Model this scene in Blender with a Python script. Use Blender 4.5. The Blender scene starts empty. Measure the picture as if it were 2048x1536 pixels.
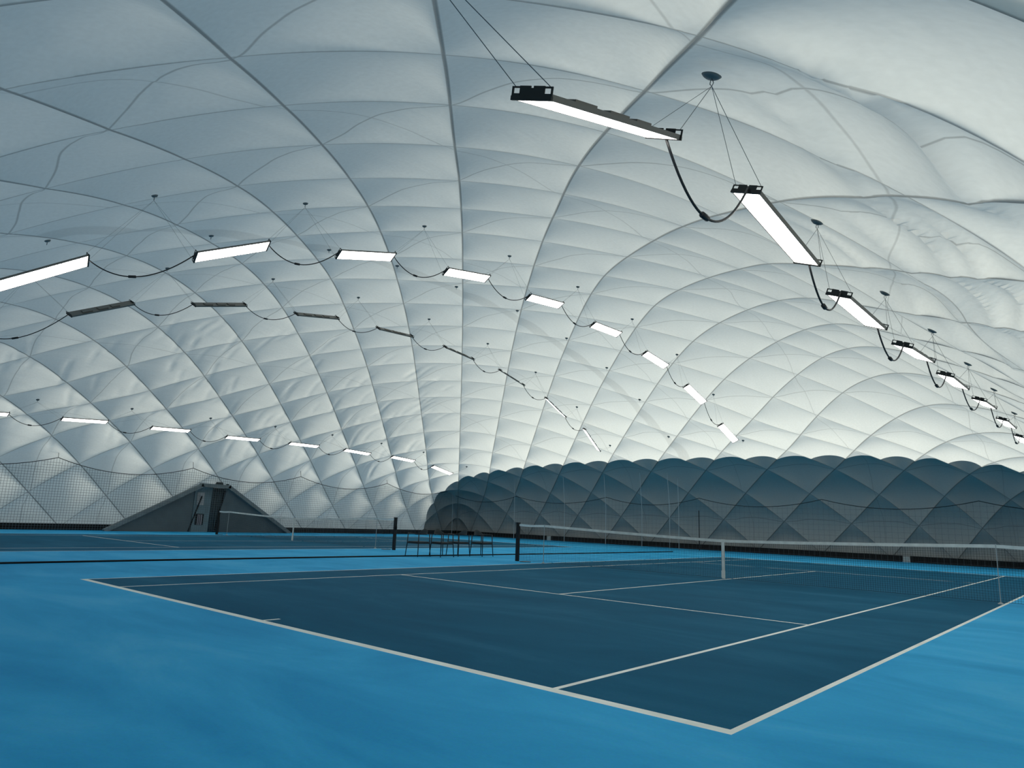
import bpy, bmesh, math, random
import numpy as np
from mathutils import Vector, Matrix
random.seed(7)
S = bpy.context.scene
COL = S.collection

# ------------------------------------------------------------------ camera
CX, CY, CZ = 7.4156, -16.153, 1.2098
YAW, PIT, ROL, FPX = -0.7239, 0.1899, 0.0378, 1403.2
fw = Vector((math.sin(YAW)*math.cos(PIT), math.cos(YAW)*math.cos(PIT), math.sin(PIT)))
rt = Vector((math.cos(YAW), -math.sin(YAW), 0)); up = rt.cross(fw)
r2 = rt*math.cos(ROL) + up*math.sin(ROL); u2 = -rt*math.sin(ROL) + up*math.cos(ROL)
cam = bpy.data.objects.new('camera', bpy.data.cameras.new('camera')); COL.objects.link(cam)
M = Matrix((r2, u2, -fw)).transposed().to_4x4(); M.translation = (CX, CY, CZ)
cam.matrix_world = M
cam.data.sensor_width = 36; cam.data.lens = FPX/2048*36; cam.data.clip_end = 500
S.camera = cam
S.view_settings.view_transform = 'Standard'; S.view_settings.look = 'None'
S.view_settings.gamma = 1; S.view_settings.use_curve_mapping = False
S.view_settings.exposure = 0.04

# ------------------------------------------------------------------ sky and sun
SUN = Vector((0.11, 1.0, 0.31)).normalized()
W = bpy.data.worlds.new('sky'); S.world = W; W.use_nodes = True
wn = W.node_tree; wn.nodes.clear()
def wnode(t, **k):
    n = wn.nodes.new(t)
    for a, b in k.items(): setattr(n, a, b)
    return n
tc = wnode('ShaderNodeTexCoord'); dot = wnode('ShaderNodeVectorMath', operation='DOT_PRODUCT')
dot.inputs[1].default_value = SUN; wn.links.new(tc.outputs['Generated'], dot.inputs[0])
mr = wnode('ShaderNodeMapRange'); mr.inputs['From Min'].default_value = -1; mr.inputs['From Max'].default_value = 1
wn.links.new(dot.outputs['Value'], mr.inputs['Value'])
cr = wnode('ShaderNodeValToRGB')
e = cr.color_ramp.elements
e[0].position = 0.0; e[0].color = (0.12, 0.19, 0.25, 1)
e[1].position = 1.0; e[1].color = (1.60, 1.50, 1.28, 1)
x = e.new(0.5); x.color = (0.285, 0.375, 0.45, 1)
x = e.new(0.8); x.color = (0.44, 0.53, 0.56, 1)
wn.links.new(mr.outputs['Result'], cr.inputs['Fac'])
sep = wnode('ShaderNodeSeparateXYZ'); wn.links.new(tc.outputs['Generated'], sep.inputs[0])
gr = wnode('ShaderNodeMapRange'); gr.inputs['From Min'].default_value = -0.15; gr.inputs['From Max'].default_value = 0.15
wn.links.new(sep.outputs['Z'], gr.inputs['Value'])
mix = wnode('ShaderNodeMix', data_type='RGBA'); mix.inputs[6].default_value = (0.20, 0.235, 0.25, 1)
wn.links.new(gr.outputs['Result'], mix.inputs['Factor']); wn.links.new(cr.outputs['Color'], mix.inputs[7])
bg = wnode('ShaderNodeBackground'); bg.inputs['Strength'].default_value = 1.0
wn.links.new(mix.outputs[2], bg.inputs['Color'])
wo = wnode('ShaderNodeOutputWorld'); wn.links.new(bg.outputs[0], wo.inputs[0])
sl = bpy.data.lights.new('sun', 'SUN'); sl.energy = 3.5; sl.angle = math.radians(14); sl.color = (1.0, 0.94, 0.80)
so = bpy.data.objects.new('sun', sl); COL.objects.link(so)
so.location = (0, 60, 40); so.rotation_euler = SUN.to_track_quat('Z', 'Y').to_euler()

# ------------------------------------------------------------------ helpers
def tag(o, label=None, cat=None, group=None, kind=None):
    if label: o['label'] = label
    if cat: o['category'] = cat
    if group: o['group'] = group
    if kind: o['kind'] = kind
    return o
def thing(name, loc=(0, 0, 0), rz=0):
    o = bpy.data.objects.new(name, None); COL.objects.link(o); o.location = loc; o.rotation_euler = (0, 0, rz)
    o.empty_display_size = 0.1
    return o
def mesh_obj(name, verts, faces, mat, parent=None, smooth=False, mats=None, midx=None):
    me = bpy.data.meshes.new(name); me.from_pydata([tuple(v) for v in verts], [], [tuple(f) for f in faces])
    for m in (mats or [mat]): me.materials.append(m)
    if midx is not None: me.polygons.foreach_set('material_index', midx)
    if smooth: me.polygons.foreach_set('use_smooth', [True]*len(me.polygons))
    me.update()
    o = bpy.data.objects.new(name, me); COL.objects.link(o)
    if parent: o.parent = parent
    return o
class MB:
    """collects simple solids into one mesh"""
    def __init__(s): s.v = []; s.f = []
    def box(s, c, d, R=None):
        n = len(s.v); c = Vector(c)
        for i in range(8):
            p = Vector(((1 if i & 1 else -1)*d[0]/2, (1 if i & 2 else -1)*d[1]/2, (1 if i & 4 else -1)*d[2]/2))
            if R: p = R @ p
            s.v.append(c+p)
        for q in ((0, 2, 3, 1), (4, 5, 7, 6), (0, 1, 5, 4), (2, 6, 7, 3), (0, 4, 6, 2), (1, 3, 7, 5)): s.f.append([n+k for k in q])
        return s
    def bar(s, a, b, w, h, upv=(0, 0, 1)):
        a = Vector(a); b = Vector(b); d = (b-a); L_ = d.length; d.normalize()
        x = d.cross(Vector(upv)); x.normalize(); z = x.cross(d)
        R = Matrix((x, d, z)).transposed()
        return s.box((a+b)/2, (w, L_, h), R)
    def tube(s, pts, r, n=6, cap=True):
        pts = [Vector(p) for p in pts]; base = len(s.v); ref = None
        rr = r if isinstance(r, (list, tuple)) else [r]*len(pts)
        for i, p in enumerate(pts):
            t = (pts[min(i+1, len(pts)-1)]-pts[max(i-1, 0)]).normalized()
            if ref is None: ref = t.orthogonal().normalized()
            ref = (ref - t*ref.dot(t)).normalized(); b = t.cross(ref)
            for k in range(n):
                a = 2*math.pi*k/n; s.v.append(p+(ref*math.cos(a)+b*math.sin(a))*rr[i])
        for i in range(len(pts)-1):
            for k in range(n):
                k2 = (k+1) % n
                s.f.append([base+i*n+k, base+i*n+k2, base+(i+1)*n+k2, base+(i+1)*n+k])
        if cap:
            s.f.append([base+k for k in range(n)][::-1]); s.f.append([base+(len(pts)-1)*n+k for k in range(n)])
        return s
    def poly(s, pts2, t, fn):
        """extrude a 2D outline by +-t/2, fn maps (a,b,c)->3D"""
        n = len(s.v); m = len(pts2)
        for c in (-t/2, t/2):
            for a, b in pts2: s.v.append(Vector(fn(a, b, c)))
        s.f.append([n+k for k in range(m)][::-1]); s.f.append([n+m+k for k in range(m)])
        for k in range(m):
            k2 = (k+1) % m; s.f.append([n+k, n+k2, n+m+k2, n+m+k])
        return s
    def lathe(s, prof, n=20, c=(0, 0, 0)):
        base = len(s.v); c = Vector(c)
        for r, z in prof:
            for k in range(n):
                a = 2*math.pi*k/n; s.v.append(c+Vector((r*math.cos(a), r*math.sin(a), z)))
        for i in range(len(prof)-1):
            for k in range(n):
                k2 = (k+1) % n; s.f.append([base+i*n+k, base+i*n+k2, base+(i+1)*n+k2, base+(i+1)*n+k])
        return s
    def build(s, name, mat, parent=None, smooth=False):
        return mesh_obj(name, s.v, s.f, mat, parent, smooth)
def copy_tree(o, parent=None):
    c = o.copy(); COL.objects.link(c)
    if parent: c.parent = parent
    for ch in list(o.children): copy_tree(ch, c)
    return c

# ------------------------------------------------------------------ materials
def nmat(name):
    m = bpy.data.materials.new(name); m.use_nodes = True; nt = m.node_tree
    return m, nt, nt.nodes['Principled BSDF']
def simple(name, col, rough=0.6, metal=0.0, var=0.0, scale=8.0, spec=0.5):
    m, nt, p = nmat(name)
    p.inputs['Roughness'].default_value = rough; p.inputs['Metallic'].default_value = metal
    p.inputs['Specular IOR Level'].default_value = spec
    if var:
        tcn = nt.nodes.new('ShaderNodeTexCoord'); n = nt.nodes.new('ShaderNodeTexNoise'); n.inputs['Scale'].default_value = scale
        n.inputs['Detail'].default_value = 4
        nt.links.new(tcn.outputs['Object'], n.inputs['Vector'])
        r = nt.nodes.new('ShaderNodeValToRGB')
        r.color_ramp.elements[0].position = 0.3; r.color_ramp.elements[1].position = 0.7
        r.color_ramp.elements[0].color = tuple(c*(1-var) for c in col)+(1,)
        r.color_ramp.elements[1].color = tuple(min(1, c*(1+var)) for c in col)+(1,)
        nt.links.new(n.outputs['Fac'], r.inputs['Fac']); nt.links.new(r.outputs['Color'], p.inputs['Base Color'])
    else: p.inputs['Base Color'].default_value = tuple(col)+(1,)
    return m
def floor_mat(name, c0, c1, c2, rough, spec=0.02):
    """acrylic court paint: broad brushed tone changes, faint scuffs"""
    m, nt, p = nmat(name); L = nt.links
    tcn = nt.nodes.new('ShaderNodeTexCoord')
    mp = nt.nodes.new('ShaderNodeMapping'); mp.inputs['Scale'].default_value = (0.35, 0.9, 1); mp.inputs['Rotation'].default_value = (0, 0, 0.9)
    L.new(tcn.outputs['Object'], mp.inputs['Vector'])
    n1 = nt.nodes.new('ShaderNodeTexNoise'); n1.inputs['Scale'].default_value = 0.9; n1.inputs['Detail'].default_value = 6; n1.inputs['Roughness'].default_value = 0.62
    n1.inputs['Distortion'].default_value = 0.6
    L.new(mp.outputs['Vector'], n1.inputs['Vector'])
    r1 = nt.nodes.new('ShaderNodeValToRGB'); e = r1.color_ramp.elements
    e[0].position = 0.34; e[0].color = tuple(c0)+(1,); e[1].position = 0.70; e[1].color = tuple(c2)+(1,)
    x = e.new(0.52); x.color = tuple(c1)+(1,)
    L.new(n1.outputs['Fac'], r1.inputs['Fac'])
    n2 = nt.nodes.new('ShaderNodeTexNoise'); n2.inputs['Scale'].default_value = 45; n2.inputs['Detail'].default_value = 3
    L.new(tcn.outputs['Object'], n2.inputs['Vector'])
    mx = nt.nodes.new('ShaderNodeMix'); mx.data_type = 'RGBA'; mx.blend_type = 'MULTIPLY'; mx.inputs['Factor'].default_value = 0.18
    L.new(r1.outputs['Color'], mx.inputs[6]); L.new(n2.outputs['Color'], mx.inputs[7])
    L.new(mx.outputs[2], p.inputs['Base Color'])
    rr = nt.nodes.new('ShaderNodeMapRange'); rr.inputs['To Min'].default_value = rough-0.08; rr.inputs['To Max'].default_value = rough+0.12
    L.new(n1.outputs['Fac'], rr.inputs['Value']); L.new(rr.outputs['Result'], p.inputs['Roughness'])
    bp = nt.nodes.new('ShaderNodeBump'); bp.inputs['Strength'].default_value = 0.08; bp.inputs['Distance'].default_value = 0.01
    L.new(n2.outputs['Fac'], bp.inputs['Height']); L.new(bp.outputs['Normal'], p.inputs['Normal'])
    p.inputs['Specular IOR Level'].default_value = spec
    return m
M_SURR = floor_mat('light_blue_acrylic', (0.028, 0.37, 0.71), (0.052, 0.46, 0.82), (0.105, 0.54, 0.88), 0.6)
M_COURT = floor_mat('dark_blue_acrylic', (0.014, 0.108, 0.195), (0.021, 0.132, 0.228), (0.038, 0.165, 0.27), 0.55, 0.005)
M_LINE = simple('line_paint', (0.92, 0.90, 0.82), 0.6, var=0.10, scale=3)
M_BLACK = simple('black_rubber', (0.010, 0.009, 0.009), 0.75, spec=0.2)
M_CABLE = simple('black_cable', (0.012, 0.012, 0.013), 0.5)
M_WIRE = simple('steel_wire', (0.16, 0.17, 0.17), 0.45, 0.6)
M_BRACKET = simple('black_bracket', (0.012, 0.015, 0.014), 0.5, 0.2)
M_ALU = simple('bronze_aluminium', (0.20, 0.18, 0.155), 0.5, 0.5)
M_DISC = simple('grey_anchor_plastic', (0.17, 0.19, 0.19), 0.6)
M_NET = simple('net_cord', (0.012, 0.013, 0.014), 0.8)
M_PNET = simple('backstop_cord', (0.10, 0.125, 0.135), 0.8)
M_BAND = simple('white_band', (0.78, 0.79, 0.75), 0.8, var=0.12, scale=6)
M_WHITE = simple('white_plastic', (0.72, 0.74, 0.73), 0.5)
M_ROPE = simple('pale_rope', (0.42, 0.45, 0.46), 0.8)
M_POST = simple('black_steel', (0.008, 0.008, 0.009), 0.45, 0.3)
M_CHAIR = simple('black_chair_frame', (0.010, 0.010, 0.011), 0.5)
M_SHELL = simple('charcoal_upholstery', (0.035, 0.040, 0.040), 0.85)
M_FRAME = simple('weathered_grey_beam', (0.20, 0.225, 0.225), 0.8, var=0.15, scale=3)
M_TENT = simple('grey_vestibule_fabric', (0.12, 0.145, 0.15), 0.85, var=0.12, scale=1.5)
M_LEAF = simple('grey_green_door_panel', (0.15, 0.21, 0.225), 0.6, var=0.12, scale=4)
M_SEAL = simple('dark_door_curtain', (0.035, 0.05, 0.055), 0.8, var=0.2, scale=5)
M_PALE = simple('pale_membrane_patch', (0.50, 0.52, 0.51), 0.7)
M_GRILLE = simple('grille_slats', (0.32, 0.27, 0.29), 0.6)
M_GLASS = simple('frosted_pane', (0.40, 0.38, 0.37), 0.3, var=0.35, scale=6)

def lamp_mat(name, strength, stripes):
    m, nt, p = nmat(name); L = nt.links
    p.inputs['Base Color'].default_value = (0.85, 0.85, 0.82, 1)
    tcn = nt.nodes.new('ShaderNodeTexCoord'); sx = nt.nodes.new('ShaderNodeSeparateXYZ'); L.new(tcn.outputs['Object'], sx.inputs[0])
    mu = nt.nodes.new('ShaderNodeMath'); mu.operation = 'MULTIPLY'; mu.inputs[1].default_value = 2*math.pi/0.0325
    L.new(sx.outputs['X'], mu.inputs[0])
    co = nt.nodes.new('ShaderNodeMath'); co.operation = 'COSINE'; L.new(mu.outputs[0], co.inputs[0])
    m2 = nt.nodes.new('ShaderNodeMapRange'); m2.inputs['From Min'].default_value = 0.82; m2.inputs['From Max'].default_value = 1.0
    m2.inputs['To Min'].default_value = strength; m2.inputs['To Max'].default_value = strength*(1-stripes)
    L.new(co.outputs[0], m2.inputs['Value']); L.new(m2.outputs['Result'], p.inputs['Emission Strength'])
    p.inputs['Emission Color'].default_value = (1.0, 0.985, 0.93, 1)
    return m
M_LED = lamp_mat('led_strips', 10.0, 0.955)

P = 3.1
def membrane_mat(name, opaque):
    """dome fabric: cable shadow lines, weld seams and ridge strip laid out in fabric coordinates"""
    m = bpy.data.materials.new(name); m.use_nodes = True; nt = m.node_tree; nt.nodes.clear(); L = nt.links
    N = nt.nodes.new
    def math_(op, a, b=None, c=None):
        n = N('ShaderNodeMath'); n.operation = op
        for i, q in enumerate((a, b, c)):
            if q is None: continue
            if isinstance(q, (int, float)): n.inputs[i].default_value = q
            else: L.new(q, n.inputs[i])
        return n.outputs[0]
    at = N('ShaderNodeAttribute'); at.attribute_name = 'fabric'
    s = N('ShaderNodeSeparateXYZ'); L.new(at.outputs['Vector'], s.inputs[0]); u, v = s.outputs['X'], s.outputs['Y']
    def line(coord, period, off, half, soft):
        # distance to nearest line -> 1 on the line
        q = math_('ADD', coord, -off+1000*period)
        q = math_('MODULO', q, period)
        q = math_('SUBTRACT', q, period/2); q = math_('ABSOLUTE', q); q = math_('SUBTRACT', period/2, q)
        mr = N('ShaderNodeMapRange'); mr.inputs['From Min'].default_value = half; mr.inputs['From Max'].default_value = half+soft
        mr.inputs['To Min'].default_value = 1; mr.inputs['To Max'].default_value = 0; L.new(q, mr.inputs['Value'])
        return mr.outputs['Result']
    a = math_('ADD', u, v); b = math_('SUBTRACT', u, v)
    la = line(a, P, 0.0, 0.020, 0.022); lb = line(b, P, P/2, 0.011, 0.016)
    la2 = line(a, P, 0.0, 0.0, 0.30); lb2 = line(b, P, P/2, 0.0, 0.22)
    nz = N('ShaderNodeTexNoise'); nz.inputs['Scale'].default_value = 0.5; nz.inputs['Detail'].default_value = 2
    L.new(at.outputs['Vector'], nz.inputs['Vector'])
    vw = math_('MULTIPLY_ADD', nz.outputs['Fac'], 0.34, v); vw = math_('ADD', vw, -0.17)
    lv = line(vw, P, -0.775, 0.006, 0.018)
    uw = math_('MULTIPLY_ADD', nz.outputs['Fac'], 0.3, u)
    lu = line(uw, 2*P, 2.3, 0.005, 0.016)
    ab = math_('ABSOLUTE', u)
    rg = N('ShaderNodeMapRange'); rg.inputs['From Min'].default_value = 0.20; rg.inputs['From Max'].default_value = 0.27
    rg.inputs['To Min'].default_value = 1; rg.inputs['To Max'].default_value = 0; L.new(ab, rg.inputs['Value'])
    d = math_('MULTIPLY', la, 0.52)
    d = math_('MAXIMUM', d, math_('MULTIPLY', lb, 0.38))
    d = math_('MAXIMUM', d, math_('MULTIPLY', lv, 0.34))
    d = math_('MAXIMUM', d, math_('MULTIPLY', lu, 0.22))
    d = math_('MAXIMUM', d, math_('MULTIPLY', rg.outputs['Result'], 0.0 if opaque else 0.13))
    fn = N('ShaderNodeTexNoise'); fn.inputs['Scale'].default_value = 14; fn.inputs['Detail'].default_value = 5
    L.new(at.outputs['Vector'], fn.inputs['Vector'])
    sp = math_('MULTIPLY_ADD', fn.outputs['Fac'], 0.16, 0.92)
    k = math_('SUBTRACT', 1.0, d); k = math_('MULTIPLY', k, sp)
    out = N('ShaderNodeOutputMaterial')
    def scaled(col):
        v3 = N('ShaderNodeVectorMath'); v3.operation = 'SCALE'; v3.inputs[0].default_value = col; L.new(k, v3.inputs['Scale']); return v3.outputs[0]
    # fine creases in the fabric
    mp = N('ShaderNodeMapping'); mp.inputs['Scale'].default_value = (1.6, 0.35, 1); mp.inputs['Rotation'].default_value = (0, 0, 0.5)
    L.new(at.outputs['Vector'], mp.inputs['Vector'])
    cn = N('ShaderNodeTexNoise'); cn.inputs['Scale'].default_value = 1.3; cn.inputs['Detail'].default_value = 3
    L.new(mp.outputs['Vector'], cn.inputs['Vector'])
    bp = N('ShaderNodeBump'); bp.inputs['Strength'].default_value = 0.35; bp.inputs['Distance'].default_value = 0.10
    L.new(cn.outputs['Fac'], bp.inputs['Height'])
    di = N('ShaderNodeBsdfDiffuse'); L.new(bp.outputs['Normal'], di.inputs['Normal'])
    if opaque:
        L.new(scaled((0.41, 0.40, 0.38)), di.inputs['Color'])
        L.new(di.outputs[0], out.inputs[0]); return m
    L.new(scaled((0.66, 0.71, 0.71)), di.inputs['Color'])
    tr = N('ShaderNodeBsdfTranslucent'); L.new(scaled((0.80, 0.84, 0.83)), tr.inputs['Color']); L.new(bp.outputs['Normal'], tr.inputs['Normal'])
    mx = N('ShaderNodeMixShader'); mx.inputs[0].default_value = 0.55
    L.new(di.outputs[0], mx.inputs[1]); L.new(tr.outputs[0], mx.inputs[2]); L.new(mx.outputs[0], out.inputs[0])
    return m
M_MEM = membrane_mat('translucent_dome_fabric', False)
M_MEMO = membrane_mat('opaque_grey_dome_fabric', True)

# ------------------------------------------------------------------ dome shape
H = 8.95; XC = -9.3
T = np.array([(0, 8.95), (3.6, 8.86), (5.2, 8.66), (8.6, 7.95), (12, 6.72), (14.2, 5.55), (15.6, 4.75), (16.9, 3.85), (18.0, 2.75), (18.75, 1.5), (19.1, .6), (19.25, 0)], float)
def spl(T, n=400):
    Mx = np.vstack([T[::-1]*[-1, 1], T[1:]]); d = np.r_[0, np.cumsum(np.hypot(*np.diff(Mx, axis=0).T))]; out = []
    for c in (0, 1):
        y = Mx[:, c]; n_ = len(d); h = np.diff(d); A = np.eye(n_); b = np.zeros(n_)
        for i in range(1, n_-1):
            A[i, i-1] = h[i-1]; A[i, i] = 2*(h[i-1]+h[i]); A[i, i+1] = h[i]; b[i] = 6*((y[i+1]-y[i])/h[i]-(y[i]-y[i-1])/h[i-1])
        m = np.linalg.solve(A, b); t = np.linspace(d[len(T)-1], d[-1], n); k = np.clip(np.searchsorted(d, t)-1, 0, n_-2)
        a = d[k+1]-t; c2 = t-d[k]; hh = h[k]
        out.append(m[k]*a**3/(6*hh)+m[k+1]*c2**3/(6*hh)+(y[k]/hh-m[k]*hh/6)*a+(y[k+1]/hh-m[k+1]*hh/6)*c2)
    r, z = out; return np.r_[0, np.cumsum(np.hypot(np.diff(r), np.diff(z)))], r, z
ps, pr, pz = spl(T); LL = ps[-1]
sm = lambda t: np.clip(t, 0, 1)**2*(3-2*np.clip(t, 0, 1))
def right_shift(u, y): return np.where(u > 0, (1.2*sm((y+12)/10))*sm((u-7)/10), 0)   # the right flank stands a little closer
def surf(u, v):
    Y = np.sign(v)*np.interp(np.abs(v), ps, pr)
    X = XC + np.sign(u)*np.interp(np.abs(u), ps, pr) - right_shift(u, Y)
    f = np.maximum(np.interp(np.abs(u), ps, pz)/H, 1e-4); g = np.maximum(np.interp(np.abs(v), ps, pz)/H, 1e-4)
    Z = H*(f**-2.+g**-2.-1)**-.5
    return np.stack([X, Y, Z], -1)
def roof_z(x, y):
    q = x-XC; u = np.interp(abs(q), pr, ps)
    for _ in range(8): u = np.interp(abs(q)+(float(right_shift(u, y)) if q > 0 else 0), pr, ps)
    f = max(np.interp(u, ps, pz)/H, 1e-4); g = max(np.interp(abs(y), pr, pz)/H, 1e-4)
    return float(H*(f**-2.+g**-2.-1)**-.5)
st = P/32; KM = 232
g1 = np.r_[-LL, np.arange(-KM, KM+1)*st, LL]; NG = len(g1)
ki = np.r_[-KM-1, np.arange(-KM, KM+1), KM+1]
U, V = np.meshgrid(g1, g1, indexing='ij')
m_ = np.maximum(np.abs(U), np.abs(V))
# measured spacing of the cables that run across the view
KB = np.arange(-10, 10); PB = np.array([-10, -9, -8, -7.0, -6.13, -5.28, -4.4, -3.54, -2.55, -1.4, -.25, .8, 1.95, 3.06, 4.25, 5.48, 6.62, 7.6, 8.4, 9.15])
B_ = (U-V)/P - 0.5
dlt = (np.interp(B_, KB, PB)-B_)*sm((LL-4.5+3.7*sm((U-6)/6)*sm((-V-2)/6)-m_)/5.0)*P
A_w = (U+V)/P
dla = np.interp(A_w, [0, 1, 2, 3, 4, 5, 6, 7, 8, 9], [0, 0, .30, .30, .22, .06, -.18, -.25, -.1, 0])*sm((U-5)/6)*sm((LL-2.5-m_)/5.0)*P
dla += np.interp(A_w, [1, 2, 3, 4], [0, .50, .2, 0])*sm((U-13)/4)*sm((LL-1.5-m_)/4.0)*P
Uw = U + dlt/2 + dla/2; Vw = V - dlt/2 + dla/2
pos = surf(Uw, Vw)
eps = 0.02
nu = surf(np.clip(Uw+eps, -LL, LL), Vw)-surf(np.clip(Uw-eps, -LL, LL), Vw)
nv = surf(Uw, np.clip(Vw+eps, -LL, LL))-surf(Uw, np.clip(Vw-eps, -LL, LL))
nn = np.cross(nu, nv); nn /= np.linalg.norm(nn, axis=-1, keepdims=True)+1e-9
nn[nn[..., 2] < 0] *= 1
fa = np.mod((U+V)/P, 1); fb = np.mod((U-V)/P-0.5, 1)
pil = (4*fa*(1-fa))**0.8*(4*fb*(1-fb))**0.8
amp = 0.125 + 0.205*sm((m_-10)/8)
amp *= sm((LL-m_)/1.1)
# right side: long loose folds lying along the wall
dsp = np.zeros_like(U)
folds = [([(15.5, -12.6), (15.77, -12.05), (16.0, -11.71), (16.31, -11.2), (16.54, -10.69), (16.76, -9.94), (17.07, -9.01), (17.35, -8.43), (17.7, -7.6)], .17, .10, .42),
         ([(14.9, -11.4), (15.15, -10.74), (15.47, -10.14), (15.67, -9.45), (15.88, -8.57), (16.16, -8.16), (16.4, -7.4)], .07, .09, .28),
         ([(14.9, -11.9), (15.15, -11.29), (15.45, -10.54), (15.66, -9.79), (15.86, -8.89), (16.13, -8.06), (16.69, -7.0)], .05, .08, .2),
         ([(15.6, -8.7), (16.05, -7.93), (16.54, -7.19), (17.01, -6.1), (17.85, -3.71), (18.0, 0)], .11, .10, .36),
         ([(15.2, -7.9), (15.7, -7.04), (16.34, -6.05), (17.0, -4.17), (17.7, -2.2), (17.8, 2)], .09, .10, .32),
         ([(16.1, -8.5), (16.58, -7.72), (17.14, -6.82), (17.74, -5.5), (18.3, -3)], .10, .09, .28),
         ([(14.0, -6.8), (14.59, -5.97), (15.74, -5.11), (16.52, -1.69), (17.04, 3.18), (17.1, 8)], .055, .12, .30),
         ([(17.9, -8.2), (18.4, -7.0), (18.8, -4.5), (19.0, 0)], .10, .10, .30)]
for pl, A_, w1, w2 in folds:
    pv = np.array([q[1] for q in pl]); pu = np.array([q[0] for q in pl])
    d = Uw-np.interp(Vw, pv, pu)
    m1 = sm((Vw-pv[0])/1.2)*sm((pv[-1]-Vw)/2.0)
    dsp -= 1.75*A_*m1*(0.2+0.8*pil**0.6)*np.where(d > 0, np.exp(-np.abs(d)/w1), np.exp(-np.abs(d)/w2))
# short tension wrinkles: left wall, and puckers along two cables high on the left
rng = np.random.RandomState(5)
def wrinkle(uc, vc, du, dv, ln, w, h):
    q = np.hypot(du, dv); du /= q; dv /= q
    R_ = ln*1.6+0.5
    i0, i1 = np.searchsorted(g1, (uc-R_, uc+R_)); j0, j1 = np.searchsorted(g1, (vc-R_, vc+R_))
    x_ = Uw[i0:i1, j0:j1]-uc; y_ = Vw[i0:i1, j0:j1]-vc
    a_ = x_*du+y_*dv; b_ = -x_*dv+y_*du
    dsp[i0:i1, j0:j1] -= h*np.exp(-(a_/ln)**4)*np.exp(-np.abs(b_+0.05*np.sin(a_*2.5))/w)
for k in range(150):
    uc = -rng.uniform(8.2, 19.0); vc = rng.uniform(-13, 11)
    if uc > -10 and vc < -6: continue
    wrinkle(uc, vc, 1.0, rng.uniform(-.12, .12), rng.uniform(.4, 1.2), rng.uniform(.05, .085), rng.uniform(.018, .045))
for (ua, va), (ub, vb), n_ in (((7.9, -13.6), (9.6, -14.2), 14), ((9.9, -15.2), (10.9, -16.2), 12)):
    for k in range(n_):
        t = (k+rng.uniform(.2, .8))/n_
        wrinkle(ua+(ub-ua)*t, va+(vb-va)*t, .25, 1.0, rng.uniform(.15, .3), .06, rng.uniform(.012, .025))
pos = pos + nn*(pil*amp + dsp*sm((LL-0.6-m_)/1.5))[..., None]
flat = pos.reshape(-1, 3)
uvw = np.stack([U, V, np.zeros_like(U)], -1).reshape(-1, 3)
zones = {}
for i in range(NG-1):
    for j in range(NG-1):
        a0, b0 = ki[i], ki[j]
        q = [i*NG+j, (i+1)*NG+j, (i+1)*NG+j+1, i*NG+j+1]
        if (a0+b0+1) % 32 == 0: tr = [(q[0], q[1], q[3]), (q[1], q[2], q[3])]; cs = [(.3, .3), (.7, .7)]
        elif (a0-b0) % 32 == 16: tr = [(q[0], q[1], q[2]), (q[0], q[2], q[3])]; cs = [(.7, .3), (.3, .7)]
        else: tr = [tuple(q)]; cs = [(.5, .5)]
        for f, (cx, cy) in zip(tr, cs):
            uu = g1[i]+(g1[i+1]-g1[i])*cx; vv = g1[j]+(g1[j+1]-g1[j])*cy
            ka = math.floor((uu+vv)/P)+0.5; kb = math.floor((uu-vv)/P-0.5)+1.0
            uc = (ka+kb)*P/2; vc = (ka-kb)*P/2
            if max(abs(uc), abs(vc)) > LL-5.3:
                z = ('wall_left' if uc < 0 else 'wall_right') if abs(uc) > abs(vc) else ('wall_back' if vc > 0 else 'wall_front')
            else: z = 'ceiling'
            zones.setdefault(z, ([], []))
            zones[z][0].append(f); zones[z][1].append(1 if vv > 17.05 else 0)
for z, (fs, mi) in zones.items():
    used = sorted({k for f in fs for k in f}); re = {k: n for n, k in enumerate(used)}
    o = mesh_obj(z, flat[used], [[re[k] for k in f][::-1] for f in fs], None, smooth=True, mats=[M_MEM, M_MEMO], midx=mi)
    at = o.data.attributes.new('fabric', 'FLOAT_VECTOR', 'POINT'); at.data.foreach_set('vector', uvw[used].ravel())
    # creases where the outer cables press in
    ku = np.array([(k//NG, k % NG) for k in used]); kiu = ki[ku[:, 0]]; kiv = ki[ku[:, 1]]
    ev = np.zeros(len(o.data.edges)*2, int); o.data.edges.foreach_get('vertices', ev); ev = ev.reshape(-1, 2)
    sa = (kiu+kiv); sb = (kiu-kiv)
    sh = ((sa[ev[:, 0]] == sa[ev[:, 1]]) & (sa[ev[:, 0]] % 32 == 0)) | ((sb[ev[:, 0]] == sb[ev[:, 1]]) & (sb[ev[:, 0]] % 32 == 16))
    se = o.data.attributes.new('sharp_edge', 'BOOLEAN', 'EDGE'); se.data.foreach_set('value', sh)
    lab = {'ceiling': 'white translucent air-dome roof with diagonal cable lines', 'wall_left': 'pale blue-white quilted dome wall behind the far court',
           'wall_back': 'dome end wall, dark grey quilted lower band under bright fabric', 'wall_right': 'pale folded dome wall on the right', 'wall_front': 'dome wall behind the camera'}[z]
    tag(o, lab, 'dome wall' if z != 'ceiling' else 'dome roof', kind='structure')

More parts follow.
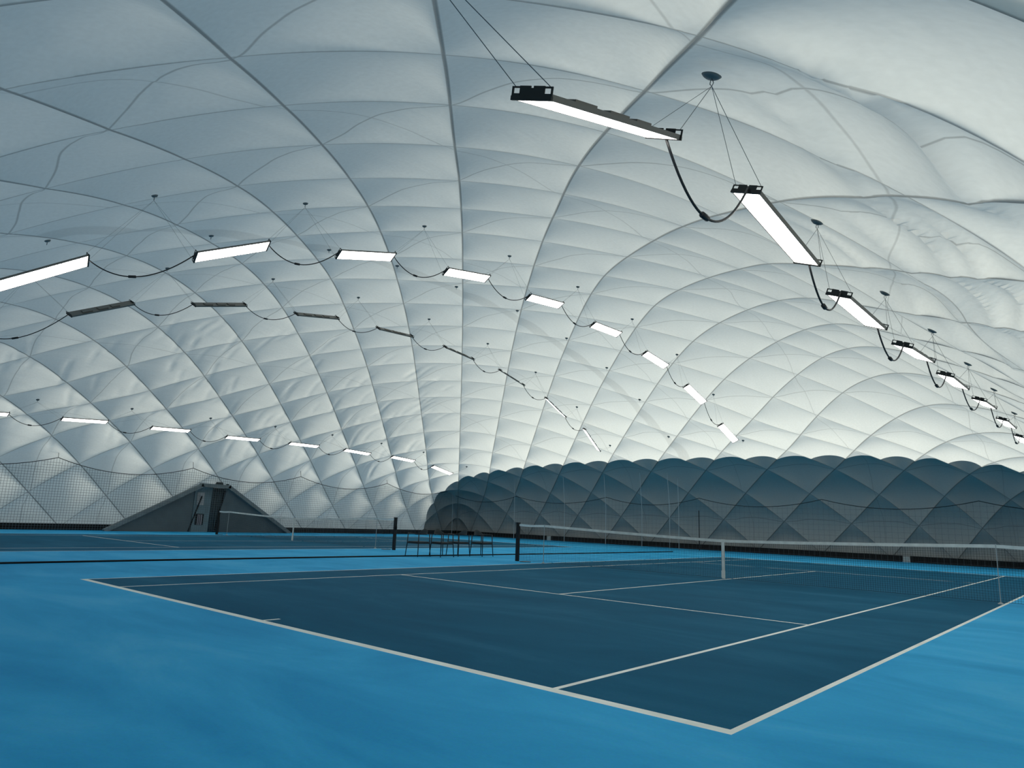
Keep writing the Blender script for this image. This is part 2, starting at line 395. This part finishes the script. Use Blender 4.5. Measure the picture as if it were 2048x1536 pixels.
# ------------------------------------------------------------------ floor with both courts
C2 = -18.44
def court_rects(cx):
    L_ = []
    w = 0.05; b = 0.10
    L_ += [(cx-5.485, cx+5.485, -11.885, -11.885+b), (cx-5.485, cx+5.485, 11.885-b, 11.885)]
    for s in (-1, 1):
        L_ += [(min(cx+s*5.485, cx+s*(5.485-w)), max(cx+s*5.485, cx+s*(5.485-w)), -11.885, 11.885)]
        L_ += [(min(cx+s*4.115, cx+s*(4.115-w)), max(cx+s*4.115, cx+s*(4.115-w)), -11.885, 11.885)]
        L_ += [(cx-4.115, cx+4.115, min(s*6.40, s*(6.40-w)), max(s*6.40, s*(6.40-w)))]
        L_ += [(cx-w/2, cx+w/2, min(s*11.885, s*11.585), max(s*11.885, s*11.585))]
    L_ += [(cx-w/2, cx+w/2, -6.40, 6.40)]
    return L_
lines = court_rects(0)+court_rects(C2)
courts = [(-5.485, 5.485, -11.885, 11.885), (C2-5.485, C2+5.485, -11.885, 11.885)]
xs = sorted({round(q, 4) for r in lines+courts for q in r[:2]} | {-28.62, 10.02}); ys = sorted({round(q, 4) for r in lines+courts for q in r[2:]} | {-19.3, 19.3})
vs = [(x_, y_, 0) for x_ in xs for y_ in ys]; fs = []; mi = []
for i in range(len(xs)-1):
    for j in range(len(ys)-1):
        cx = (xs[i]+xs[i+1])/2; cy = (ys[j]+ys[j+1])/2; n = len(ys)
        fs.append((i*n+j, (i+1)*n+j, (i+1)*n+j+1, i*n+j+1))
        ins = lambda r: r[0] < cx < r[1] and r[2] < cy < r[3]
        mi.append(2 if any(map(ins, lines)) else 1 if any(map(ins, courts)) else 0)
o = mesh_obj('floor', vs, fs, None, mats=[M_SURR, M_COURT, M_LINE], midx=mi)
tag(o, 'blue acrylic floor with two dark blue white-lined tennis courts', 'floor', kind='structure')

# black base trim along the foot of the dome, broken where pale patches show
def trim(name, runs, fn, label):
    mb = MB()
    for a, b in runs: mb.box(fn((a+b)/2), (abs(b-a), 0.10, 0.27) if name == 'baseboard_back' else (0.10, abs(b-a), 0.27))
    tag(mb.build(name, M_BLACK), label, 'base trim', kind='structure')
trim('baseboard_left', [(-18.9, 0.02), (1.30, 5.35), (5.65, 18.9)], lambda a: (-28.22, a, 0.135), 'black base strip along the left dome wall')
trim('baseboard_back', [(-28.1, -20.25), (-19.85, -0.42), (-0.10, 8.6)], lambda a: (a, 18.92, 0.135), 'black base strip along the end dome wall')
trim('baseboard_right', [(-18.9, 18.9)], lambda a: (8.62, a, 0.135), 'black base strip along the right dome wall')
for gx, lab in ((-20.05, 'pale patch in a base strip gap, just right of the near net post'), (-0.26, 'pale patch in a base strip gap behind the near net, right side')):
    mb = MB(); mb.poly([(-.16, 0), (.16, 0), (.14, .20), (.05, .25), (-.13, .23)], 0.05, lambda a, b, c: (gx+a, 18.93+c, b))
    tag(mb.build('fabric_patch', M_PALE), lab, 'patch', 'pale patches at the end wall base')

# ------------------------------------------------------------------ hanging lamps
def lamp_proto():
    r = thing('ceiling_lamp')
    hl = 0.80
    mb = MB(); mb.box((0, 0, 0.012), (0.272, 2*hl, 0.022))
    for s in (-1, 1): mb.box((s*0.139, 0, 0.005), (0.009, 2*hl, 0.036))
    for s in (-1, 1): mb.box((0, s*(hl-0.004), 0.002), (0.27, 0.010, 0.030))
    mb.build('housing', M_ALU, r)
    mb = MB(); mb.box((0, 0, -0.005), (0.266, 2*hl-0.03, 0.014))
    mb.build('diffuser', M_LED, r)
    for s in (-1, 1):
        mb = MB(); y = s*(hl+0.010); w = 0.152
        mb.box((0, y, -0.004), (2*w, 0.018, 0.026))            # lower bar
        for q in (-1, 1):
            mb.box((q*(w-0.006), y, 0.034), (0.012, 0.008, 0.056))
            mb.box((q*0.052, y, 0.036), (0.082, 0.008, 0.058))
            mb.box((q*0.117, y, 0.057), (0.054, 0.008, 0.010))
            mb.box((q*0.117, y-s*0.004, 0.014), (0.050, 0.022, 0.016))
        mb.box((0, y, 0.030), (0.024, 0.008, 0.046))
        mb.build('end_bracket', M_BRACKET, r)
    for yy in (-0.38, 0.02, 0.34):
        mb = MB(); mb.box((0.02, yy, 0.034), (0.15, 0.20 if yy > 0.1 else 0.24, 0.026)); mb.build('driver_box', M_ALU, r)
    return r
proto = lamp_proto()
def lamp_matrix(x, y0, z0, y1, z1, tilt):
    b = math.atan2(z1-z0, y1-y0); d = Vector((0, math.cos(b), math.sin(b))); n0 = Vector((0, -math.sin(b), math.cos(b)))
    t = math.radians(tilt); w = Vector((1, 0, 0))*math.cos(t)+n0*math.sin(t); n = w.cross(d)
    R = Matrix((w, d, n)).transposed().to_4x4(); R.translation = (x, (y0+y1)/2, (z0+z1)/2); return R
rows = {
 'A': (5.0, -21, [(-13.43, 3.60, -11.71, 4.12), (-10.05, 4.23, -8.87, 4.08), (-7.43, 3.98, -6.12, 3.97), (-4.47, 4.02, -2.91, 4.11), (-1.22, 4.15, .41, 4.18), (2.45, 4.26, 4.47, 4.34), (6.26, 4.30, 8.16, 4.30), (9.9, 4.24, 11.5, 4.2)]),
 'B': (-5.7, 30, [(-13.83, 4.35, -12.35, 5.34), (-10.61, 5.93, -9.2, 6.62), (-7.46, 6.99, -5.89, 7.42), (-4.16, 7.57, -2.49, 7.84), (-.76, 7.78, .95, 7.94), (2.6, 7.73, 4.39, 7.75), (5.96, 7.44, 7.76, 7.21), (9.18, 6.76, 10.94, 6.24), (12.25, 5.58, 14.06, 4.93)]),
 'C': (-12.9, -30, [(-13.8, 4.2, -12.4, 5.1), (-10.61, 5.97, -9.14, 6.68), (-7.51, 7.05, -5.89, 7.47), (-4.14, 7.61, -2.5, 7.87), (-.78, 7.91, .93, 7.97), (2.64, 7.92, 4.27, 7.74), (6.0, 7.57, 7.58, 7.19), (9.28, 6.83, 10.75, 6.17), (12.48, 5.69, 13.65, 4.85)]),
 'D': (-23.6, 20, [(-10.7, 4.22, -9.11, 4.31), (-7.32, 4.37, -5.77, 4.45), (-3.98, 4.43, -2.41, 4.48), (-.65, 4.41, .91, 4.44), (2.62, 4.46, 4.17, 4.46), (5.88, 4.45, 7.43, 4.38), (9.1, 4.37, 10.58, 4.27), (12.15, 4.08, 13.66, 3.75)]),
}
ordn = ['first', 'second', 'third', 'fourth', 'fifth', 'sixth', 'seventh', 'eighth', 'ninth']
rowtxt = {'A': 'lamp over the near court\'s right side, %s in its row counted from the camera', 'B': 'lit lamp of the near high arched row, %s from the left',
          'C': 'lamp of the far high row seen from its back or edge, %s from left', 'D': 'lit lamp of the low row before the left wall, %s from the left'}
RN = {'A': 'right-side lamp row', 'B': 'near high lamp row', 'C': 'far high lamp row', 'D': 'low left-wall lamp row'}
grp = {'A': 'lamps over the right side of the near court', 'B': 'lamps of the near high row', 'C': 'lamps of the far high row', 'D': 'lamps of the low row by the left wall'}
lampends = {}
first = True
for rk, (X, tilt, L_) in rows.items():
    lampends[rk] = []
    for i, e4 in enumerate(L_):
        if rk == 'C' and i == 0:
            pass
        o = proto if first else copy_tree(proto); first = False
        M4 = lamp_matrix(X, *e4, tilt)
        # lamps of one kind share one length; keep the measured centre and slope
        o.matrix_world = M4; 
        lampends[rk].append(M4)
        n = ordn[i] if rk != 'C' else ordn[max(i-1, 0)]
        lab = rowtxt[rk] % n
        if rk == 'C' and i == 0: lab = 'lamp of the far high row beyond the left picture edge'
        tag(o, lab, 'ceiling lamp', grp[rk])
        o.name = 'ceiling_lamp'
# power cords, sagging from one lamp to the next
def cord(p, q, sag, r, label, group):
    p = Vector(p); q = Vector(q); pts = []
    for i in range(25):
        t = i/24; c = p.lerp(q, t); c.z -= sag*4*t*(1-t)*(1.0+0.25*(0.5-t)); pts.append(c)
    o = MB().tube(pts, r, 8).build('power_cord', M_CABLE, None, True)
    cc = MB(); k = 9; cc.tube([pts[k].lerp(pts[k+1], .0), pts[k].lerp(pts[k+1], .15), pts[k+1].lerp(pts[k+2], .7), pts[k+1].lerp(pts[k+2], .85)], [r*1.3, r*2.3, r*2.3, r*1.3], 8)
    cc.build('inline_connector', M_CABLE, o, True)
    tag(o, label, 'power cord', group)
for rk, Ms in lampends.items():
    for i in range(len(Ms)-1):
        a = Ms[i] @ Vector((0.02, 0.81, 0.0)); b = Ms[i+1] @ Vector((0.02, -0.83, 0.03))
        sag = {'A': 0.62, 'B': 0.36, 'C': 0.34, 'D': 0.36}[rk]
        if rk == 'A': sag = 0.50 if i == 0 else 0.36
        nm = RN[rk]
        j = i if rk != 'C' else i-1
        a_n = ordn[j] if j >= 0 else 'cut-off'
        cord(a, b, sag, 0.011, 'black power cord between the %s and %s lamps of the %s' % (a_n, ordn[j+1], nm), 'power cords of the '+nm)

# ------------------------------------------------------------------ anchor discs on the roof with their suspension wires
def inner_z(x, y):
    return roof_z(x, y)-0.015
def anchor(x, y, ends, label, group, drop=0.0, rad=0.12, patch=False):
    z = inner_z(x, y)
    gx = (roof_z(x+.1, y)-roof_z(x-.1, y))/.2; gy = (roof_z(x, y+.1)-roof_z(x, y-.1))/.2
    n = Vector((-gx, -gy, 1)).normalized()
    o = thing('roof_anchor', (x, y, z)); q = n.to_track_quat('Z', 'Y').to_matrix().to_4x4()
    mb = MB().lathe([(0.002, -0.030), (0.045, -0.028), (rad*0.8, -0.016), (rad, 0.0), (rad*0.8, 0.008), (0.002, 0.010)], 20)
    mb.v = [q @ v for v in mb.v]
    mb.build('anchor_disc', M_DISC, o, True)
    hk = Vector((0, 0, -0.03)); he = Vector((0, 0, -0.10))
    mb = MB(); mb.tube([hk, (0.010, 0, -.05), (0.016, 0, -.075), (0, 0, -.10), (-.016, 0, -.075), (-.010, 0, -.05), hk], 0.004, 5)
    mb.build('hook', M_WIRE, o)
    for p in ends:
        MB().tube([he, Vector(p)-Vector((x, y, z))], 0.0026 if x > 0 else 0.0018, 4).build('suspension_wire', M_WIRE, o)
    tag(o, label, 'roof anchor', group)
    return o
AX = {'A': [(4.73, -14.2), (5.12, -11.2), (4.6, -6.95), (4.7, -4.0), (5.0, -2.1), (5.1, 0.8), (5.17, 3.8), (5.2, 7.2)],
      'B': [(-5.75, -14.5), (-5.85, -11.46), (-5.85, -8.33), (-5.8, -4.88), (-5.78, -1.55), (-5.75, 1.85), (-5.75, 5.25), (-5.7, 8.54), (-5.7, 11.76), (-5.77, 14.89)],
      'C': [(-12.9, -14.6), (-12.9, -11.6), (-12.9, -8.35), (-12.95, -5.03), (-12.9, -1.7), (-12.85, 1.68), (-12.85, 5.1), (-12.85, 8.4), (-12.9, 11.75), (-12.93, 14.8)],
      'D': [(-24.0, -12.0), (-24.02, -8.15), (-24.05, -4.71), (-24.05, -1.3), (-24.02, 1.96), (-23.98, 5.26), (-23.9, 8.46), (-23.7, 11.44), (-23.3, 14.67)]}
for rk, pts in AX.items():
    Ms = lampends[rk]
    for i, (x_, y_) in enumerate(pts):
        ends = []
        if i-1 >= 0 and i-1 < len(Ms): ends += [Ms[i-1] @ Vector((s*0.13, 0.81, 0.062)) for s in (-1, 1)]
        if i < len(Ms): ends += [Ms[i] @ Vector((s*0.13, -0.81, 0.062)) for s in (-1, 1)]
        nm = RN[rk]
        j = i if rk != 'C' else i-1
        if i == 0: lab = 'roof anchor disc holding the start of the %s' % nm
        elif i >= len(Ms): lab = 'roof anchor disc holding the far end of the %s' % nm
        elif rk == 'C' and i == 1: lab = 'roof anchor disc left of the first lamp of the far high row'
        else: lab = 'roof anchor disc between the %s and %s lamps of the %s' % (ordn[j-1], ordn[j], nm)
        anchor(x_, y_, ends, lab, 'anchor discs of the '+nm, rad=0.085 if rk == 'A' else 0.062)
for i, y_ in enumerate([-12.2, -8.8, -5.4, -2.9, -0.3, 2.9, 6.0, 8.95, 11.7, 14.4]):
    anchor(-9.3, y_, [], 'small dark anchor disc under the dome ridge, %s from the left' % (ordn+['tenth'])[i], 'anchor discs along the ridge', rad=0.065)

# ------------------------------------------------------------------ tennis nets
def make_net(label):
    root = thing('tennis_net')
    PX = 6.40; SX = 5.40
    def top(x_):
        a = abs(x_)
        if a <= SX: z_ = 0.914+(1.075-0.914)*(a/SX)**1.25
        else: z_ = 1.075-0.015*math.sin((a-SX)/(PX-SX)*math.pi)
        return z_
    for s in (-1, 1):
        mb = MB(); mb.box((s*PX, 0, 0.545), (0.085, 0.085, 1.09)); mb.box((s*PX, 0, 1.10), (0.095, 0.095, 0.03)); mb.box((s*(PX+0.05*s*s), 0.0, 0.75), (0.05, 0.05, 0.12))
        p_ = mb.build('net_post', M_POST, root)
        MB().lathe([(0.002, 0.0), (0.17, 0.0), (0.17, 0.012), (0.002, 0.014)], 20, (s*(PX-0.35), -0.05, 0.001)).build('ground_socket_cover', M_POST, root)
    # mesh cords
    mb = MB(); xs_ = np.arange(-PX+0.05, PX-0.04, 0.045); bot = 0.035
    for x_ in xs_:
        t = top(x_)-0.05; mb.box((x_, 0, (t+bot)/2), (0.0034, 0.0034, t-bot))
    nh = 22
    nodes = np.linspace(-PX+0.05, PX-0.05, 49)
    for k in range(nh+1):
        f = k/nh
        pts = [(x_, 0, bot+(top(x_)-0.05-bot)*f) for x_ in nodes]
        mb.tube(pts, 0.0019 if 0 < k < nh else 0.004, 4)
    mb.build('net_mesh', M_NET, root)
    mb = MB()
    bandn = list(np.linspace(-PX+0.05, PX-0.05, 65))
    for a, b in zip(bandn[:-1], bandn[1:]):
        mb.bar((a, 0, top(a)-0.03), (b, 0, top(b)-0.03), 0.014, 0.062)
    mb.build('top_band', M_BAND, root)
    mb = MB(); mb.box((0, 0, 0.47), (0.075, 0.022, 0.90)); mb.box((0, -0.012, 0.12), (0.085, 0.02, 0.16)); mb.build('centre_strap', M_BAND, root)
    for s in (-1, 1):
        mb = MB(); mb.tube([(s*SX, -0.02, 0.02), (s*SX, -0.02, 1.085)], 0.008, 6); mb.lathe([(0.05, 0.0), (0.045, 0.012), (0.012, 0.035)], 12, (s*SX, -0.02, 0.001))
        mb.build('singles_stick', M_ROPE, root)
    tag(root, label, 'tennis net', 'tennis nets')
    return root
n1 = make_net('tennis net with white top band across the near court')
n2 = copy_tree(n1); n2.location = (C2, 0, 0); n2['label'] = 'tennis net across the far court before the door'

# ------------------------------------------------------------------ backstop netting along left and end walls
def backstop(name, axis, fixed, nodes_, label, zt=3.07, sag=0.50, cell=0.11, thick=0.009, rope=True):
    root = thing(name)
    P3 = (lambda t, z: (fixed, t, z)) if axis == 'y' else (lambda t, z: (t, fixed, z))
    def top(t):
        for a, b in zip(nodes_[:-1], nodes_[1:]):
            if a <= t <= b:
                f = (t-a)/(b-a); return zt-sag*4*f*(1-f)
        return zt
    mb = MB(); t0, t1 = nodes_[0], nodes_[-1]
    tt = np.arange(t0, t1, cell)
    dims = (lambda l: (thick*.3, thick, l)) if axis == 'y' else (lambda l: (thick, thick*.3, l))
    for t in tt: mb.box(P3(t, (top(t)+0.05)/2), dims(top(t)-0.05))
    z_ = 0.1
    coarse = np.arange(t0, t1+.01, (t1-t0)/round((t1-t0)/0.75))
    while z_ < zt:
        run = []
        for t in coarse:
            if top(t) > z_: run.append(t)
            else:
                if len(run) > 1: mb.bar(P3(run[0], z_), P3(run[-1], z_), thick*.3, thick)
                run = []
        if len(run) > 1: mb.bar(P3(run[0], z_), P3(run[-1], z_), thick*.3, thick)
        z_ += cell
    mb.build('net_mesh', M_PNET, root)
    pts = []
    for a, b in zip(nodes_[:-1], nodes_[1:]):
        for k in range(12): t = a+(b-a)*k/12; pts.append(P3(t, top(t)))
    pts.append(P3(nodes_[-1], zt))
    MB().tube(pts, 0.016, 5).build('top_cord', M_CABLE, root)
    tag(root, label, 'netting')
    return root, P3
LN = [-18.2, -12.3, -6.28, -0.45, 5.55, 11.6, 17.4]
bl, P3 = backstop('backstop_netting', 'y', -27.05, LN, 'fine dark backstop netting with sagging top cord before the left wall')
for t in LN[1:-1]: MB().tube([P3(t, 3.07), (-27.15, t, 3.45)], 0.010, 4).build('tie_cord', M_CABLE, bl)
BN = [-26.85, -21.5, -14.8, -9.2, -3.2, 2.8, 8.6]
bb, P3 = backstop('backstop_netting', 'x', 17.35, BN, 'faint backstop netting before the dark end wall', zt=2.6, sag=0.38, cell=0.23, thick=0.006)
for k, (x_, zt) in enumerate(((-26.97, 2.9), (-21.5, 3.75), (-17.63, 3.9), (-14.77, 3.9), (-12.47, 3.9), (-10.82, 3.9), (-10.3, 3.6))):
    o = MB().tube([(x_, 17.25, 0.02), (x_+0.03, 17.2, zt*0.5), (x_, 17.15 if zt < 3.8 else 17.0, zt)], 0.014, 5).build('hanging_rope', M_ROPE)
    tag(o, 'thin pale rope hanging straight down the dark end wall, %s from the left' % ordn[k], 'rope', 'pale ropes on the end wall')
o = MB().tube([(-9.19, 17.3, 0.01), (-9.2, 17.3, 1.98)], 0.022, 6).build('net_pole', M_POST); tag(o, 'short dark pole standing before the end wall behind the near net', 'pole')

# rope on the floor between the courts
pts = [(-8.97+0.10*math.sin(y_*0.21)+0.018*max(0, y_+4), y_, 0.018) for y_ in np.arange(-18, 14, 0.5)]
o = MB().tube(pts, 0.020, 6).build('floor_rope', M_BLACK, None, True); tag(o, 'thin black rope lying along the floor between the two courts', 'rope')

# ------------------------------------------------------------------ chairs between the courts
def chair():
    r = thing('armchair')
    w = 0.245
    for sx in (-1, 1):
        for sy in (-1, 1):
            tz = 0.665
            MB().tube([(sx*(w+0.02), sy*(w+0.02), 0.0), (sx*w*0.96, sy*w*0.96, 0.42), (sx*w*0.93, sy*w*0.93, tz)], [0.012, 0.016, 0.015], 8).build('leg', M_CHAIR, r, True)
    mb = MB()   # seat rails
    for a, b in (((-1, -1), (1, -1)), ((1, -1), (1, 1)), ((1, 1), (-1, 1)), ((-1, 1), (-1, -1))):
        mb.bar((a[0]*w*.95, a[1]*w*.95, 0.395), (b[0]*w*.95, b[1]*w*.95, 0.395), 0.02, 0.035)
    mb.build('seat_frame', M_CHAIR, r)
    mb = MB(); mb.box((0.0, 0, 0.425), (0.46, 0.44, 0.035)); s = mb.build('seat', M_SHELL, r)
    bv = s.modifiers.new('bevel', 'BEVEL'); bv.width = 0.015; bv.segments = 3
    # arm rail: horseshoe open to the front (-x), back at +x
    pts = []
    for k in range(25):
        a = math.radians(-90+180*k/24); pts.append((0.02+0.23*math.cos(a), 0.235*math.sin(a), 0.67))
    pts = [(-0.235, -0.235, 0.67)]+pts+[(-0.235, 0.235, 0.67)]
    MB().tube(pts, 0.017, 8).build('arm_rail', M_CHAIR, r, True)
    # low curved back shell, highest in the middle
    vs_, fs_ = [], []
    n = 20
    for lay in (0, 0.022):
        for row in range(4):
            for k in range(n+1):
                a = math.radians(-78+156*k/n); h = 0.645+(0.02+0.155*math.cos(a*1.1)**2)*row/3
                R_ = 0.235-lay+0.012*row/3
                vs_.append((0.02+R_*math.cos(a), R_*math.sin(a), h))
    S_ = n+1; Q = 4*S_
    for row in range(3):
        for k in range(n):
            i = row*S_+k
            fs_.append((i, i+1, i+S_+1, i+S_)); fs_.append((Q+i, Q+i+S_, Q+i+S_+1, Q+i+1))
    for k in range(n):
        fs_.append((k+1, k, Q+k, Q+k+1)); t = 3*S_+k; fs_.append((t, t+1, Q+t+1, Q+t))
    for e_ in (0, n):
        for row in range(3):
            i = row*S_+e_; q_ = (i, i+S_, Q+i+S_, Q+i); fs_.append(q_ if e_ == 0 else q_[::-1])
    mesh_obj('backrest', vs_, fs_, M_SHELL, r, True)
    return r
c0 = chair()
clab = ['black armchair leftmost of the four between the courts', 'black armchair second from the left, its back against the leftmost one', 'black armchair third from the left between the courts', 'black armchair rightmost of the four, nearest the near net post']
for k, (x_, y_, rz) in enumerate(((-8.98, -1.60, 0.06), (-8.60, -0.98, math.pi-0.05), (-8.78, -0.10, 0.03), (-8.50, 0.68, math.pi+0.04))):
    o = c0 if k == 0 else copy_tree(c0)
    o.location = (x_, y_, 0); o.rotation_euler = (0, 0, rz)
    tag(o, clab[k], 'chair', 'armchairs between the two courts')

# ------------------------------------------------------------------ emergency door in the left wall
DX = -27.38
door = thing('door_1', (DX, 0.6, 0)); tag(door, 'grey trapezoid door frame with beams and a narrow door in the left dome wall', 'door', kind='structure')
def dl(x_, y_, z_): return (x_-DX, y_-0.6, z_)
for a, b in (((-3.95, 0.0), (0.30, 2.30)), ((0.20, 2.30), (1.72, 2.28)), ((1.62, 2.30), (5.35, 0.0))):
    mb = MB(); mb.bar(dl(DX-0.05, a[0], a[1]), dl(DX-0.05, b[0], b[1]), 0.26, 0.17, upv=(0, 0, 1) if abs(a[1]-b[1]) < .5 else (0, 0, 1)); mb.build('frame_beam', M_FRAME, door)
# recessed fabric on both sides
xr = DX-0.45
mesh_obj('side_panel', [dl(DX-.12, -3.85, 0.0), dl(xr, 0.20, 0.0), dl(xr, 0.30, 2.3), dl(DX-.12, 0.30, 2.30)], [(0, 1, 2, 3)], M_TENT, door)
mesh_obj('side_panel', [dl(xr, 1.25, 0.0), dl(DX-.12, 5.25, 0.0), dl(DX-.12, 1.70, 2.30), dl(xr, 1.55, 2.3)], [(0, 1, 2, 3)], M_TENT, door)
mb = MB(); mb.box(dl(xr+0.03, 0.58, 1.14), (0.06, 0.92, 2.28)); leaf = mb.build('door_leaf', M_LEAF, door)
mb = MB(); mb.box(dl(xr+0.075, 0.42, 1.62), (0.02, 0.36, 0.62)); mb.build('window_pane', M_GLASS, leaf)
mb = MB(); mb.box(dl(xr+0.07, 0.47, 0.62), (0.02, 0.42, 0.54)); mb.build('vent_opening', M_BLACK, leaf)
mb = MB()
for k in range(3): mb.box(dl(xr+0.085, 0.39+0.09*k, 0.60), (0.02, 0.05, 0.50))
mb.build('vent_grille', M_GRILLE, leaf)
mb = MB()
for k in range(7): mb.tube([dl(xr+0.06+0.03*(k % 2), 1.0+0.085*k, 0.0), dl(xr+0.06+0.03*(k % 2), 1.06+0.075*k, 2.2)], 0.05, 8)
mb.build('door_curtain', M_SEAL, door, True)
for a, b in (((-0.12, 0.02), (0.42, 1.75)), ((1.20, 0.02), (1.58, 2.1))):
    mb = MB(); mb.bar(dl(DX-0.15, *a), dl(DX-0.25, *b), 0.05, 0.05); mb.build('door_strut', M_BLACK, door)
mb = MB(); mb.box(dl(DX-0.05, 1.12, 2.42), (0.12, 0.36, 0.05)); 
for k in (-1, 0, 1): mb.box(dl(DX-0.05, 1.12+k*0.12, 2.46), (0.10, 0.075, 0.09))
mb.box(dl(DX-0.05, 1.55, 2.40), (0.1, 0.10, 0.07))
o = mb.build('emergency_light', M_BRACKET, None); o.location = (DX+0.06, 0.6, -0.02)
tag(o, 'small dark twin-head emergency light on top of the door frame', 'emergency light')
